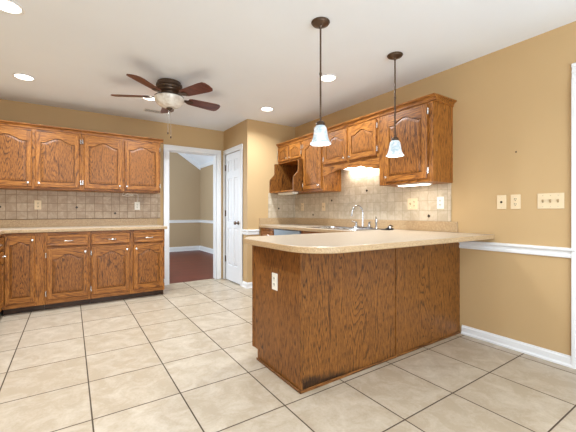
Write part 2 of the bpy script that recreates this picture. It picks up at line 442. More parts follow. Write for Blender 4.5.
# ------------------------------------------------------------------ cabinetry
def loop(bm, x0, x1, zb, zt, rise, d, y, n=22):
    xs = [x0+d+(x1-x0-2*d)*i/(n-1) for i in range(n)]
    def top(x):
        u = (x-x0)/(x1-x0); u = min(u, 1-u); s = .10
        q = 0 if u < s else .5-.5*math.cos(PI*(u-s)/(.5-s))
        return zt+rise*(q**.8)-d
    bot = [bm.verts.new((x, y, zb+d)) for x in xs]; tp = [bm.verts.new((x, y, top(x))) for x in xs]
    return bot, tp
def bridge(bm, A, C):
    a = A[0]+A[1][::-1]; c = C[0]+C[1][::-1]; n = len(a)
    for i in range(n):
        j = (i+1) % n; bm.faces.new((a[i], a[j], c[j], c[i]))
def knob(parent, x, z, y):
    bm = bmesh.new(); R = Matrix.Translation((x, y, z)) @ Matrix.Rotation(PI/2, 4, 'X')
    lathe(bm, [(.007, 0), (.007, .003), (.0045, .006), (.0045, .012), (.011, .017), (.013, .021), (.011, .025), (0, .027)], R, 16)
    return link('knob', bm, M['nickel'], parent, smooth=True)
def hinge(parent, x, z, y):
    bm = bmesh.new(); box(bm, (x-.006, y-.016, z-.026), (x+.006, y-.0005, z+.026), .002); tube(bm, [(x, y-.018, z-.028), (x, y-.018, z+.028)], .004, 8)
    return link('hinge', bm, M['nickel'], parent)
def cab_door(parent, x0, x1, z0, z1, knb=None, hng=None, arch=True, mats=None, sw=None, name='door', y=0.0):
    mv, mh, mp = mats or (M['oak'], M['oakh'], M['oakp'])
    w_, h_ = x1-x0, z1-z0; sw = sw or min(.050, w_*.16); rw = min(.06, h_*.17)
    rise = (min(.055, w_*.15) if h_ > .4 else min(.05, h_*.17)) if arch else 0.0
    a, b, zb, zt = x0+sw, x1-sw, z0+rw, z1-rw*1.05-rise
    yf = y-.020; bm = bmesh.new()
    A = loop(bm, a, b, zb, zt, rise, 0, yf); C = loop(bm, a, b, zb, zt, rise, .001, yf+.013)
    bridge(bm, A, C)
    e = .005; n = len(A[0])
    lo = [bm.verts.new((v.co.x, yf, z0+e)) for v in A[0]]; hi = [bm.verts.new((v.co.x, yf, z1-e)) for v in A[1]]
    rails = []
    for i in range(n-1):
        rails.append(bm.faces.new((lo[i], lo[i+1], A[0][i+1], A[0][i]))); rails.append(bm.faces.new((A[1][i], A[1][i+1], hi[i+1], hi[i])))
    for f in rails: f.material_index = 1
    def quad(*p): return bm.faces.new([bm.verts.new(q) for q in p])
    quad((x0+e, yf, z0+e), (a, yf, z0+e), (a, yf, z1-e), (x0+e, yf, z1-e)); quad((b, yf, z0+e), (x1-e, yf, z0+e), (x1-e, yf, z1-e), (b, yf, z1-e))
    o1 = [(x0+e, yf, z0+e), (x1-e, yf, z0+e), (x1-e, yf, z1-e), (x0+e, yf, z1-e)]; o2 = [(x0, yf+.007, z0), (x1, yf+.007, z0), (x1, yf+.007, z1), (x0, yf+.007, z1)]
    o3 = [(p[0], y-.0005, p[2]) for p in o2]
    for k in range(4):
        j = (k+1) % 4; quad(o2[k], o2[j], o1[j], o1[k]); quad(o3[k], o3[j], o2[j], o2[k])
    bmesh.ops.recalc_face_normals(bm, faces=bm.faces)
    # make sure the front faces outwards
    for f in bm.faces:
        if abs(f.normal.y) > .9 and f.normal.y > 0: f.normal_flip()
    d = link(name, bm, [mv, mh], parent)
    bm = bmesh.new()
    L = [loop(bm, a, b, zb, zt, rise, q, yf+yy) for q, yy in ((.003, .013), (.007, .013), (.0075, .005), (min(.030, w_*.08), .0015))]
    for P, Q in zip(L, L[1:]): bridge(bm, P, Q)
    P = L[-1]
    for i in range(n-1): bm.faces.new((P[0][i], P[0][i+1], P[1][i+1], P[1][i]))
    bmesh.ops.recalc_face_normals(bm, faces=bm.faces)
    if sum(f.normal.y*f.calc_area() for f in bm.faces) > 0: bmesh.ops.reverse_faces(bm, faces=bm.faces)
    link('raised_panel', bm, mp, d)
    if knb: knob(d, knb[0], knb[1], yf)
    for z in (z0+.07, z1-.07):
        if hng is not None: hinge(d, hng, z, y)
    return d
def drawer_front(parent, x0, x1, z0, z1, pull=True):
    bm = bmesh.new(); y = -.02
    L = []
    for e, yy in ((0, -.0005), (0, y+.008), (.005, y), (.022, y), (.027, y+.003)):
        L.append([bm.verts.new(p) for p in ((x0+e, yy, z0+e), (x1-e, yy, z0+e), (x1-e, yy, z1-e), (x0+e, yy, z1-e))])
    for A, C in zip(L, L[1:]):
        for k in range(4): bm.faces.new((A[k], A[(k+1) % 4], C[(k+1) % 4], C[k]))
    bm.faces.new(L[-1]); bmesh.ops.recalc_face_normals(bm, faces=bm.faces)
    if sum(f.normal.y*f.calc_area() for f in bm.faces) > 0: bmesh.ops.reverse_faces(bm, faces=bm.faces)
    d = link('drawer', bm, M['oakh'], parent)
    if pull:
        xm, zm = (x0+x1)/2, (z0+z1)/2; bm = bmesh.new()
        tube(bm, [(xm-.05, y, zm), (xm-.046, y-.018, zm), (xm-.03, y-.026, zm-.003), (xm, y-.028, zm-.004), (xm+.03, y-.026, zm-.003), (xm+.046, y-.018, zm), (xm+.05, y, zm)], [.006, .004, .004, .005, .004, .004, .006], 8)
        link('pull', bm, M['nickel'], d, smooth=True)
    return d
def crown(parent, x0, x1, z, depth, ends=(1, 1), name='crown'):
    bm = bmesh.new()
    pr = [(0.0, z-.03), (-.008, z-.028), (-.010, z-.010), (-.022, z+.004), (-.036, z+.010), (-.038, z+.022), (.02, z+.022), (.02, z-.03)]
    a = x0-(.036 if ends[0] else 0); b = x1+(.036 if ends[1] else 0)
    prism(bm, [(p[0], p[1]) for p in pr], 'x', a, b)
    for f, xx, sg in ((ends[0], x0, -1), (ends[1], x1, 1)):
        if f:
            pts = [(xx+sg*(-p[0]), p[1]) for p in pr[:6]]+[(xx-sg*.01, z+.022), (xx-sg*.01, z-.03)]
            prism(bm, pts, 'y', .0, depth)
    return link(name, bm, M['oakh'], parent)
def carcass(parent, x0, x1, z0, z1, depth, m=None, stiles=None, rails=None, ff=.02):
    """box sides plus a face frame standing 1 mm proud"""
    bm = bmesh.new(); box(bm, (x0, ff, z0), (x1, depth, z1), .001)
    link('carcass', bm, m or M['oak'], parent)
    bm = bmesh.new()
    for a, b in stiles: box(bm, (a, 0, z0), (b, ff+.001, z1), .0012, 0)
    for (a, b, c, d) in rails: box(bm, (a, 0.0008, c), (b, ff+.001, d), .0012, 1)
    link('face_frame', bm, [M['oak'], M['oakh']], parent)

# --- left uppers on the back wall (front plane Y=4.80)
def upper(x0, x1, doors, label, ends):
    r = empty('upper_cabinet', (x0, 4.80, 1.372), 0, label, 'cabinet', 'oak upper cabinets on the back wall')
    w_ = x1-x0; Z = .715
    carcass(r, 0, w_, 0, Z, .318, stiles=[(0, .035), (w_-.035, w_), ((doors[0][1]+doors[1][0])/2-x0-.022, (doors[0][1]+doors[1][0])/2-x0+.022)], rails=[(.03, w_-.03, 0, .035), (.03, w_-.03, Z-.055, Z)])
    for (a, b, k, hg) in doors: cab_door(r, a-x0, b-x0, .024, Z-.045, knb=(k-x0, .024+.045), hng=hg-x0)
    crown(r, 0, w_, Z+.012, .318, ends)
    return r
upper(-.855, .113, [(-.835, -.375, -.413, -.845), (-.345, .088, -.312, .101)], 'oak wall cabinet with two arched doors above the counter, cut by the left picture edge', (1, 0))
upper(.115, 1.045, [(.138, .562, .532, .125), (.592, 1.030, .620, 1.038)], 'oak wall cabinet with two arched doors, the end one beside the doorway', (0, 1))

# --- left base run (front plane Y=4.51)
def base(x0, x1, label, drawers, doors, rz=0, loc=None, group='oak base cabinets under the left counter', name='base_cabinet', sink=False, depth=.608):
    r = empty(name, loc or (x0, 4.51, 0), rz, label, 'cabinet', group)
    w_ = x1-x0
    st = sorted(set([0.0]+[round(d[0]-x0, 3) for d in doors]+[round(d[1]-x0, 3) for d in doors]+[w_]))
    stiles = [(0, max(.02, doors[0][0]-x0+.008)), (min(w_-.02, doors[-1][1]-x0-.008), w_)]
    for p, q in zip(doors, doors[1:]): stiles.append((p[1]-x0-.008, q[0]-x0+.008))
    rails = [(.01, w_-.01, .072, .135), (.01, w_-.01, .84, .874)]
    if drawers: rails.append((.01, w_-.01, .675, .71))
    bm = bmesh.new(); 
    if sink: box(bm, (0, .02, .072), (.018, depth, .874)); box(bm, (w_-.018, .02, .072), (w_, depth, .874)); box(bm, (.018, depth-.012, .072), (w_-.018, depth, .874)); box(bm, (.018, .02, .072), (w_-.018, depth-.012, .12))
    else: box(bm, (0, .02, .072), (w_, depth, .874), .001)
    box(bm, (0.001, .075, 0.0), (w_-.001, depth, .072)); link('carcass', bm, M['oak'], r)
    bm = bmesh.new()
    for a, b in stiles: box(bm, (a, 0, .072), (b, .021, .874), .0012, 0)
    for (a, b, c, d) in rails: box(bm, (a, .0008, c), (b, .021, d), .0012, 1)
    link('face_frame', bm, [M['oak'], M['oakh']], r)
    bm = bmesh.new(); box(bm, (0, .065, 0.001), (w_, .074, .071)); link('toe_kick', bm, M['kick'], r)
    for a, b in drawers: drawer_front(r, a-x0, b-x0, .715, .838)
    for a, b, k, hg in doors: cab_door(r, a-x0, b-x0, .125 if drawers else .122, .690 if drawers else .845, knb=(k-x0, (.690 if drawers else .845)-.05), hng=(hg-x0) if hg is not None else None)
    return r
base(-.245, .192, 'oak base cabinet with one drawer over one arched door, third from the doorway', [(-.222, .172)], [(-.222, .172, .140, -.232)])
base(.194, 1.035, 'wide oak base cabinet with two drawers and two arched doors next to the doorway', [(.207, .615), (.657, 1.015)], [(.207, .615, .583, .199), (.657, 1.015, .690, 1.025)])
base(-.60, -.247, 'narrow oak corner cabinet with a full height arched door and no drawer', [], [(-.580, -.325, -.350, None)])
# run along the left wall (front plane X=-.60 facing +X); local x -> +Y
r = base(0, .60, 'oak base cabinet along the left wall, only its edge and two pulls showing', [(.03, .57)], [(.03, .57, .52, None)], rz=PI/2, loc=(-.602, 3.90, 0))
base(0, .90, 'oak base cabinet along the left wall outside the left picture edge', [(.03, .43), (.47, .87)], [(.03, .43, .39, .022), (.47, .87, .51, .878)], rz=PI/2, loc=(-.602, 2.995, 0))

def slab(name, outer, holes, z0, z1, parent, mats, bev=.006):
    bm = bmesh.new(); edges = []
    for lp in [outer]+holes:
        vs = [bm.verts.new((p[0], p[1], z0)) for p in lp]
        for i in range(len(vs)): edges.append(bm.edges.new((vs[i], vs[(i+1) % len(vs)])))
    res = bmesh.ops.triangle_fill(bm, edges=edges, use_beauty=True)
    faces = [g for g in res['geom'] if isinstance(g, bmesh.types.BMFace)]
    ex = bmesh.ops.extrude_face_region(bm, geom=faces)
    vs = [g for g in ex['geom'] if isinstance(g, bmesh.types.BMVert)]
    bmesh.ops.translate(bm, vec=(0, 0, z1-z0), verts=vs)
    bmesh.ops.recalc_face_normals(bm, faces=bm.faces)
    bm.normal_update()
    be = [e for e in bm.edges if len(e.link_faces) == 2 and e.calc_face_angle(0) > .8 and abs(e.verts[0].co.z-e.verts[1].co.z) < 1e-6]
    bmesh.ops.bevel(bm, geom=be, offset=bev, segments=2, affect='EDGES', profile=.5)
    bm.normal_update()
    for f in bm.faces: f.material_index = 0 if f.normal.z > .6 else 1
    return link(name, bm, mats, parent)
ZC0, ZC1 = .876, .914
r = empty('countertop', (0, 0, 0), 0, 'beige laminate countertop of the left cabinets turning the corner below the tiled wall', 'countertop')
slab('counter_slab', [(-1.215, 5.115), (-1.215, 2.98), (-.575, 2.98), (-.575, 4.44), (-.53, 4.485), (1.065, 4.485), (1.065, 5.115)], [], ZC0, ZC1, r, [M['counter'], M['splash']])
bm = bmesh.new(); box(bm, (-1.195, 5.095, ZC1), (1.065, 5.115, 1.010), .003); box(bm, (-1.215, 2.98, ZC1), (-1.195, 5.115, 1.010), .003)
link('upstand', bm, M['splash'], r)
r = empty('tile_backsplash', (0, 0, 0), 0, 'brown beige square tiles on the wall behind the left counter', 'backsplash')
B('tile_field', (-1.21, 5.108, 1.012), (1.112, 5.1185, 1.37), M['btileL'], r)
B('grout_line', (-1.21, 5.1065, 1.0105), (1.112, 5.108, 1.0165), M['groutdark'], r)
def inlay(parent, axis, u, z, wall, s=.017):
    bm = bmesh.new(); pts = [(u, z-s), (u+s, z), (u, z+s), (u-s, z)]
    prism(bm, pts, 'x' if axis == 'y' else 'y', wall-.003, wall+.001)
    return link('diamond_inlay', bm, M['tilebrown'], parent)
for u, z in ((.065, 1.163), (.512, 1.085), (-.70, 1.163)): inlay(r, 'x', u, z, 5.108)

# --- uppers on the right wall (front plane X=2.64, local x runs towards the camera)
def at_right(y, z=0, x=2.64): return (x, y, z)
RG = 'oak upper cabinets on the right wall'
ZT = 2.095
# U1 near single door
y1, y0 = 2.268, 1.674; W1 = y1-y0
r = empty('upper_cabinet', at_right(y1, 1.372), -PI/2, 'tall single-door oak wall cabinet nearest the camera, at the open end of the right wall', 'cabinet', RG)
Z = ZT-1.372
carcass(r, 0, W1, 0, Z, .318, stiles=[(0, .09), (W1-.057, W1)], rails=[(.03, W1-.03, 0, .04), (.03, W1-.03, Z-.04, Z)])
cab_door(r, .082, W1-.050, .028, Z-.030, knb=(.106, .075), hng=W1-.040)
crown(r, 0, W1, Z+.012, .318, (0, 1))
# U2 over the sink
y1, y0 = 3.168, 2.270; W2 = y1-y0; Z = ZT-1.66
r = empty('upper_cabinet', at_right(y1, 1.66), -PI/2, 'short two-door oak cabinet above the sink with a scalloped valance', 'cabinet', RG)
carcass(r, 0, W2, 0, Z, .318, stiles=[(0, .035), (W2/2-.02, W2/2+.02), (W2-.035, W2)], rails=[(.03, W2-.03, 0, .035), (.03, W2-.03, Z-.04, Z)])
cab_door(r, .028, W2/2-.014, .028, Z-.030, knb=(W2/2-.045, .065), hng=.020)
cab_door(r, W2/2+.014, W2-.028, .028, Z-.030, knb=(W2/2+.045, .065), hng=W2-.020)
crown(r, 0, W2, Z+.012, .318, (0, 0))
bm = bmesh.new(); pts = [(0, 0), (0, -.105)]
n = 48
for i in range(n+1):
    u = i/n; x = .02+(W2-.04)*u
    if u < .08 or u > .92: z = -.105
    else:
        q = (u-.08)/.84; z = -.10+.055*math.sin(PI*q)**.5 - .012*math.sin(PI*q*4)**2
    pts.append((x, z))
pts += [(W2, -.105), (W2, 0)]
prism(bm, pts, 'y', 0.0, .02); link('valance', bm, M['oakh'], r)
# U3 tall narrow
y1, y0 = 3.598, 3.170; W3 = y1-y0; Z = ZT-1.372
r = empty('upper_cabinet', at_right(y1, 1.372), -PI/2, 'tall narrow oak wall cabinet between the sink cabinet and the open shelf', 'cabinet', RG)
carcass(r, 0, W3, 0, Z, .318, stiles=[(0, .035), (W3-.035, W3)], rails=[(.03, W3-.03, 0, .04), (.03, W3-.03, Z-.04, Z)])
cab_door(r, .028, W3-.028, .028, Z-.030, knb=(W3-.055, .075), hng=.020)
crown(r, 0, W3, Z+.012, .318, (0, 0))
# U4 over open shelf
y1, y0 = 4.236, 3.600; W4 = y1-y0; Z = ZT-1.83
r = empty('upper_cabinet', at_right(y1, 1.83), -PI/2, 'small two-door oak cabinet in the corner over an open microwave shelf', 'cabinet', RG)
carcass(r, 0, W4, 0, Z, .318, stiles=[(0, .03), (W4/2-.02, W4/2+.02), (W4-.035, W4)], rails=[(.03, W4-.03, 0, .035), (.03, W4-.03, Z-.04, Z)])
cab_door(r, .022, W4/2-.012, .024, Z-.030, knb=(W4/2-.04, .055), hng=.014)
cab_door(r, W4/2+.012, W4-.028, .024, Z-.030, knb=(W4/2+.04, .055), hng=W4-.020)
crown(r, 0, W4, Z+.012, .318, (0, 0))
def side_panel(x0, x1, nm):
    bm = bmesh.new()
    prof = [(.318, -.445), (.318, -.002), (-.06, -.002), (-.068, -.012)]      # (depth y, z) ogee front edge
    for i in range(13):
        u = i/12; prof.append((-.068-.085*(.5-.5*math.cos(PI*u)), -.14-.13*u))
    prof += [(-.155, -.42), (-.15, -.445)]
    prism(bm, prof, 'x', x0, x1, .002); return link(nm, bm, M['oakd'], r)
side_panel(.001, .02, 'shelf_side'); side_panel(W4-.02, W4-.001, 'shelf_side')
B('shelf_board', (.02, -.15, -.445), (W4-.02, .318, -.425), M['oakh'], r, .002)
B('shelf_back', (.02, .306, -.425), (W4-.02, .317, -.002), M['oakin'], r)

# --- tile on the right wall and end wall
r = empty('tile_backsplash', (0, 0, 0), 0, 'light beige square tiles behind the sink and under the right wall cabinets', 'backsplash')
bm = bmesh.new(); box(bm, (2.947, 1.69, 1.012), (2.9585, 4.23, 1.371)); box(bm, (2.947, 2.27, 1.371), (2.9585, 3.168, 1.659)); link('tile_field', bm, M['btileR'], r)
bm = bmesh.new(); box(bm, (2.465, 4.2275, 1.012), (2.947, 4.2385, 1.383)); link('tile_field', bm, M['btileB'], r)
for y, z in ((2.723, 1.358), (2.939, 1.152), (1.912, 1.062), (3.352, 1.259), (3.762, 1.062)): inlay(r, 'y', y, z, 2.947)
inlay(r, 'x', 2.645, 1.155, 4.2275)

# --- peninsula and sink run base cabinets
r = empty('peninsula_cabinet', (1.163, 1.606, 0), 0, 'oak peninsula cabinet with wood grain back and end panels, under the overhanging counter', 'cabinet')
W = XR-1.163-.002
bm = bmesh.new()
box(bm, (.02, .012, .075), (W, .608, .874)); box(bm, (.02, .012, 0), (W, .54, .075)); link('carcass', bm, M['oakin'], r)
bm = bmesh.new(); prism(bm, [(.0, .0), (.55, .0), (.55, .075), (.625, .075), (.625, .874), (.0, .874)], 'x', .0, .0185, .001)
link('end_panel', bm, M['oakd'], r)
bm = bmesh.new(); prism(bm, [(.608, .075), (.630, .075), (.630, .874), (.608, .874)], 'x', -.004, .03, .001)
link('end_stile', bm, M['oakd'], r)
bm = bmesh.new(); prism(bm, [(-.004, 0), (.014, 0), (.014, .874), (-.004, .874)], 'x', -.004, .014, .002)
link('corner_post', bm, M['oakd'], r)
bm = bmesh.new(); box(bm, (.015, 0, 0), (.885, .0115, .874), .001); link('back_panel', bm, M['oakstain'], r)
bm = bmesh.new(); box(bm, (.90, 0.003, 0), (W, .0115, .874), .001); link('back_panel', bm, M['oakd'], r)
bm = bmesh.new(); box(bm, (.885, -.006, 0), (.900, .0115, .874), .001); link('seam_batten', bm, M['oakd'], r)
bm = bmesh.new(); box(bm, (-.012, -.012, 0), (.885, -.0005, .018), .003); box(bm, (.90, -.010, 0), (W-.015, .0025, .018), .003); box(bm, (-.012, -.012, 0), (-.0045, .55, .018), .003)
link('shoe_molding', bm, M['oakdh'], r)
pr_ = bpy.data.objects.new('kitchen_side_front', None)
bm = bmesh.new(); box(bm, (.03, .6085, .075), (1.16, .625, .874), .001); link('kitchen_side_front', bm, M['oak'], r)
bpy.data.objects.remove(pr_)
# outlet on the end panel is placed further down

def run_base(y_far, y_near, label, drawers, doors, sink=False):
    return base(0, y_far-y_near, label, drawers, doors, rz=-PI/2, loc=(2.335, y_far, 0), group='oak base cabinets along the sink wall', depth=.62, sink=sink)
run_base(4.225, 3.832, 'narrow oak base cabinet in the corner beyond the dishwasher', [(.03, .365)], [(.03, .365, .33, .02)])
run_base(3.212, 2.245, 'oak sink base cabinet mostly hidden behind the peninsula counter', [(.03, .48), (.52, .94)], [(.03, .48, .45, .02), (.52, .94, .55, .95)], sink=True)
r = empty('dishwasher', (2.335, 3.828, 0), -PI/2, 'stainless dishwasher under the counter between two oak base cabinets', 'dishwasher')
bm = bmesh.new(); box(bm, (.006, .02, .10), (.604, .60, .870), .002); box(bm, (.02, .08, 0), (.59, .55, .10)); link('tub_body', bm, M['steel'], r)
bm = bmesh.new(); box(bm, (.006, -.022, .11), (.604, .019, .735), .006); link('door', bm, M['blue'], r)
bm = bmesh.new(); box(bm, (.006, -.022, .742), (.604, .019, .868), .006); link('control_panel', bm, M['blue'], r)
bm = bmesh.new(); tube(bm, [(.06, -.022, .70), (.06, -.06, .70), (.55, -.06, .70), (.55, -.022, .70)], .009); link('handle', bm, M['steel'], r)

# --- main countertop with sink cut-out
SX0, SX1, SY0, SY1 = 2.40, 2.83, 2.36, 3.16
def arc(cx, cy, rad, a0, a1, n=12): return [(cx+rad*math.cos(math.radians(a0+(a1-a0)*i/n)), cy+rad*math.sin(math.radians(a0+(a1-a0)*i/n))) for i in range(n+1)]
YN = 1.312
out = arc(1.02+.23, YN+.23, .23, 180, 270, 16)+arc(2.9585-.012, YN+.012, .012, 270, 360, 3)+[(2.9585, 4.2385), (2.305, 4.2385), (2.305, 2.26), (1.12, 2.24), (1.02, 2.10)]
r = empty('countertop', (0, 0, 0), 0, 'beige laminate peninsula countertop with rounded corner, running back along the sink wall', 'countertop')
slab('counter_slab', out, [[(SX0, SY0), (SX1, SY0), (SX1, SY1), (SX0, SY1)]], ZC0, ZC1, r, [M['counter'], M['splash']])
bm = bmesh.new(); box(bm, (2.938, 1.625, ZC1), (2.9585, 4.2385, 1.012), .003); box(bm, (2.305, 4.2185, ZC1), (2.938, 4.2385, 1.012), .003)
link('upstand', bm, M['splash'], r)

# --- sink, faucet, sprayer, strainer
r = empty('kitchen_sink', ((SX0+SX1)/2, (SY0+SY1)/2, ZC1), 0, 'double bowl stainless steel sink set into the counter by the right wall', 'sink')
bm = bmesh.new(); hx, hy = (SX1-SX0)/2+.018, (SY1-SY0)/2+.018
ring_o = (-hx, hx, -hy, hy)
def bowl(x0, x1, y0, y1, dz=-.17):
    L = []
    for e, z in ((0, .006), (.004, .002), (.010, -.02), (.022, dz+.03), (.05, dz)):
        a, b, c, d = x0+e, x1-e, y0+e, y1-e; k = .045
        pts = []
        for cx, cy, s in ((b-k, c+k, -90), (b-k, d-k, 0), (a+k, d-k, 90), (a+k, c+k, 180)): pts += arc(cx, cy, k, s, s+90, 4)
        L.append([bm.verts.new((p[0], p[1], z)) for p in pts])
    for A, C in zip(L, L[1:]):
        for i in range(len(A)): bm.faces.new((A[i], A[(i+1) % len(A)], C[(i+1) % len(A)], C[i]))
    bm.faces.new(L[-1])
hx2 = (SX1-SX0)/2-.015; hy2 = (SY1-SY0)/2-.015
bowl(-hx2, hx2-.03, -hy2, -.012); bowl(-hx2, hx2-.03, .012, hy2)
bmesh.ops.recalc_face_normals(bm, faces=bm.faces)
link('bowls', bm, M['steel'], r, smooth=True)
bm = bmesh.new()
for a, b in (((-hx, -hy, .0008), (-hx2+.006, hy, .007)), ((hx2-.036, -hy, .0008), (hx, hy, .007)), ((-hx2, -hy, .0008), (hx2-.03, -hy2+.006, .007)), ((-hx2, hy2-.006, .0008), (hx2-.03, hy, .007)), ((-hx2, -.018, .0008), (hx2-.03, .018, .007))):
    box(bm, a, b, .002)
link('rim', bm, M['chrome'], r)
FX, FY, FZ = 2.815, 2.665, ZC1+.007
r = empty('faucet', (FX, FY, FZ), 0, 'chrome gooseneck faucet with two handles at the back of the sink', 'faucet')
bm = bmesh.new(); box(bm, (-.026, -.135, 0), (.026, .135, .012), .005, seg=2); link('deck_plate', bm, M['chrome'], r, smooth=True)
bm = bmesh.new(); pts = [(0, 0, .012), (0, 0, .06), (0, 0, .18)]
for i in range(13):
    a = PI*i/12*1.05; pts.append((-.075+.075*math.cos(a), .02*i/12, .18+.075*math.sin(a)))
pts.append((-.158, .022, .135)); tube(bm, pts, [.012, .010]+[.0075]*(len(pts)-3)+[.010], 14); link('spout', bm, M['chrome'], r, smooth=True)
for sy in (-1, 1):
    bm = bmesh.new(); lathe(bm, [(.022, .012), (.02, .03), (.012, .04), (.012, .055), (.016, .062), (.0, .068)], Matrix.Translation((0, sy*.1, 0)), 16)
    tube(bm, [(0, sy*.1, .055), (-.02, sy*.13, .068), (-.03, sy*.15, .072)], [.007, .006, .005]); link('handle', bm, M['chrome'], r, smooth=True)
r = empty('side_sprayer', (2.83, 2.475, FZ), 0, 'slim upright chrome side sprayer just right of the faucet', 'sprayer')
bm = bmesh.new(); lathe(bm, [(.02, 0), (.018, .012), (.011, .02), (.011, .05), (.015, .06), (.016, .09), (.011, .105), (0, .11)], n=16); link('sprayer_body', bm, M['chrome'], r, smooth=True)
bm = bmesh.new(); tube(bm, [(0, 0, .10), (-.01, 0, .13)], [.006, .004]); link('trigger', bm, M['black'], r)
r = empty('sink_strainer', (2.80, 2.33-.06, ZC1), 0, 'small black and chrome sink strainer left on the counter right of the faucet', 'strainer')
bm = bmesh.new(); lathe(bm, [(.034, .0005), (.042, .006), (.044, .014), (.036, .018), (.030, .010), (.028, .006)], n=20); link('basket', bm, M['black'], r, smooth=True)
bm = bmesh.new(); lathe(bm, [(.026, .009), (.026, .028), (.020, .036), (.010, .038), (.010, .046), (0, .05)], n=18); link('stopper', bm, M['chrome'], r, smooth=True)
bm = bmesh.new(); prism(bm, [(-.11, -.03), (-.04, -.04), (-.035, .02), (-.10, .035)], 'z', .0005, .007, .002); tube(bm, [(-.05, 0, .006), (.0, -.01, .05), (.035, -.015, .035)], .005)
link('rubber_lid', bm, M['black'], r)

# ------------------------------------------------------------------ electrical plates
def plate(loc, rz, label, kinds, m, group=None, parent=None, cat='outlet', pitch=.046):
    """local front -Y, centred on loc"""
    r = empty('wall_outlet' if cat == 'outlet' else 'light_switch', loc, rz, label, cat, group)
    n = len(kinds); w_ = .070+pitch*(n-1); h_ = .115
    bm = bmesh.new(); box(bm, (-w_/2, -.006, -h_/2), (w_/2, 0, h_/2), .0025, seg=2); link('cover_plate', bm, m, r)
    for i, k in enumerate(kinds):
        x = (i-(n-1)/2)*pitch
        if k == 'o':
            for z in (-.02, .02):
                bm = bmesh.new(); lathe(bm, [(.0165, 0), (.0165, .0025), (.015, .003)], Matrix.Translation((x, -.006, z)) @ Matrix.Rotation(PI/2, 4, 'X'), 16)
                link('socket', bm, m, r)
                bm = bmesh.new()
                for sx in (-.006, .006): box(bm, (x+sx-.0018, -.0098, z-.002), (x+sx+.0018, -.0088, z+.009))
                box(bm, (x-.003, -.0098, z-.011), (x+.003, -.0088, z-.006)); link('slots', bm, M['black'], r)
        elif k == 's':
            bm = bmesh.new(); box(bm, (x-.005, -.0085, -.012), (x+.005, -.006, .012)); t = bmesh.new(); box(t, (-.004, -.014, -.006), (.004, 0, .006), .001)
            merge(bm, t, 0, Matrix.Translation((x, -.007, 0)) @ Matrix.Rotation(-.5, 4, 'X')); link('toggle', bm, M['ivorydark'], r)
        elif k == 'j':
            bm = bmesh.new(); lathe(bm, [(.009, 0), (.009, .002), (.006, .002)], Matrix.Translation((x, -.006, 0)) @ Matrix.Rotation(PI/2, 4, 'X'), 14); link('jack', bm, M['black'], r)
        if k in 'sj':
            bm = bmesh.new()
            for z in (-.041, .041): lathe(bm, [(.003, 0), (.002, .001)], Matrix.Translation((x, -.006, z)) @ Matrix.Rotation(PI/2, 4, 'X'), 8)
            link('screws', bm, M['nickel'], r)
    return r
M['ivorydark'] = paint('aged ivory toggle', rgb(176, 150, 112), .4, 0)
RZ = -PI/2
plate((XR, 1.262, 1.183), RZ, 'ivory plate with a single round jack on the tan wall, left of the outlet there', 'j', M['ivory'], 'plates on the tan wall', cat='outlet')
plate((XR, 1.160, 1.183), RZ, 'ivory duplex outlet on the tan wall between the jack plate and the triple switch', 'o', M['ivory'], 'plates on the tan wall')
plate((XR, .932, 1.183), RZ, 'wide ivory triple toggle switch plate on the tan wall beside the door trim', 'sss', M['ivory'], 'plates on the tan wall', cat='switch')
plate((2.947, 2.095, 1.185), RZ, 'wide two-gang ivory plate with outlet and switch on the tile under the near cabinet', 'so', M['ivory'], 'plates on the right tile wall')
plate((2.947, 1.788, 1.190), RZ, 'white outlet on the tile closest to the open end of the right cabinets', 'o', M['platewhite'], 'plates on the right tile wall')
plate((2.947, 4.023, 1.179), RZ, 'ivory outlet on the tile in the corner below the open shelf', 'o', M['ivory'], 'plates on the right tile wall')
plate((2.9465, 3.520, 1.175), RZ, 'ivory switch plate on the tile below the tall narrow cabinet', 's', M['ivory'], 'plates on the right tile wall', cat='switch')
plate((-.341, 5.108, 1.190), 0, 'ivory duplex outlet on the brown tile above the left counter', 'o', M['ivory'], 'outlets on the left tile wall')
plate((.795, 5.108, 1.190), 0, 'white outlet on the left tile wall below the dangling wire', 'o', M['platewhite'], 'outlets on the left tile wall')
plate((1.163, 1.905, .626), -PI/2, 'white outlet on the end panel of the oak peninsula', 'o', M['platewhite'])
bm = bmesh.new(); tube(bm, [(.60, 4.95, 1.368), (.58, 4.93, 1.33), (.64, 4.92, 1.318), (.72, 4.93, 1.335), (.70, 4.95, 1.35), (.62, 4.96, 1.345), (.66, 5.0, 1.36)], .004, 6)
tube(bm, [(.66, 5.0, 1.36), (.80, 5.09, 1.355), (.805, 5.098, 1.30), (.80, 5.098, 1.25)], .0025, 6)
tag(link('loose_wire', bm, M['platewhite']), 'loose white wire dangling under the left wall cabinet to an outlet', 'wire')
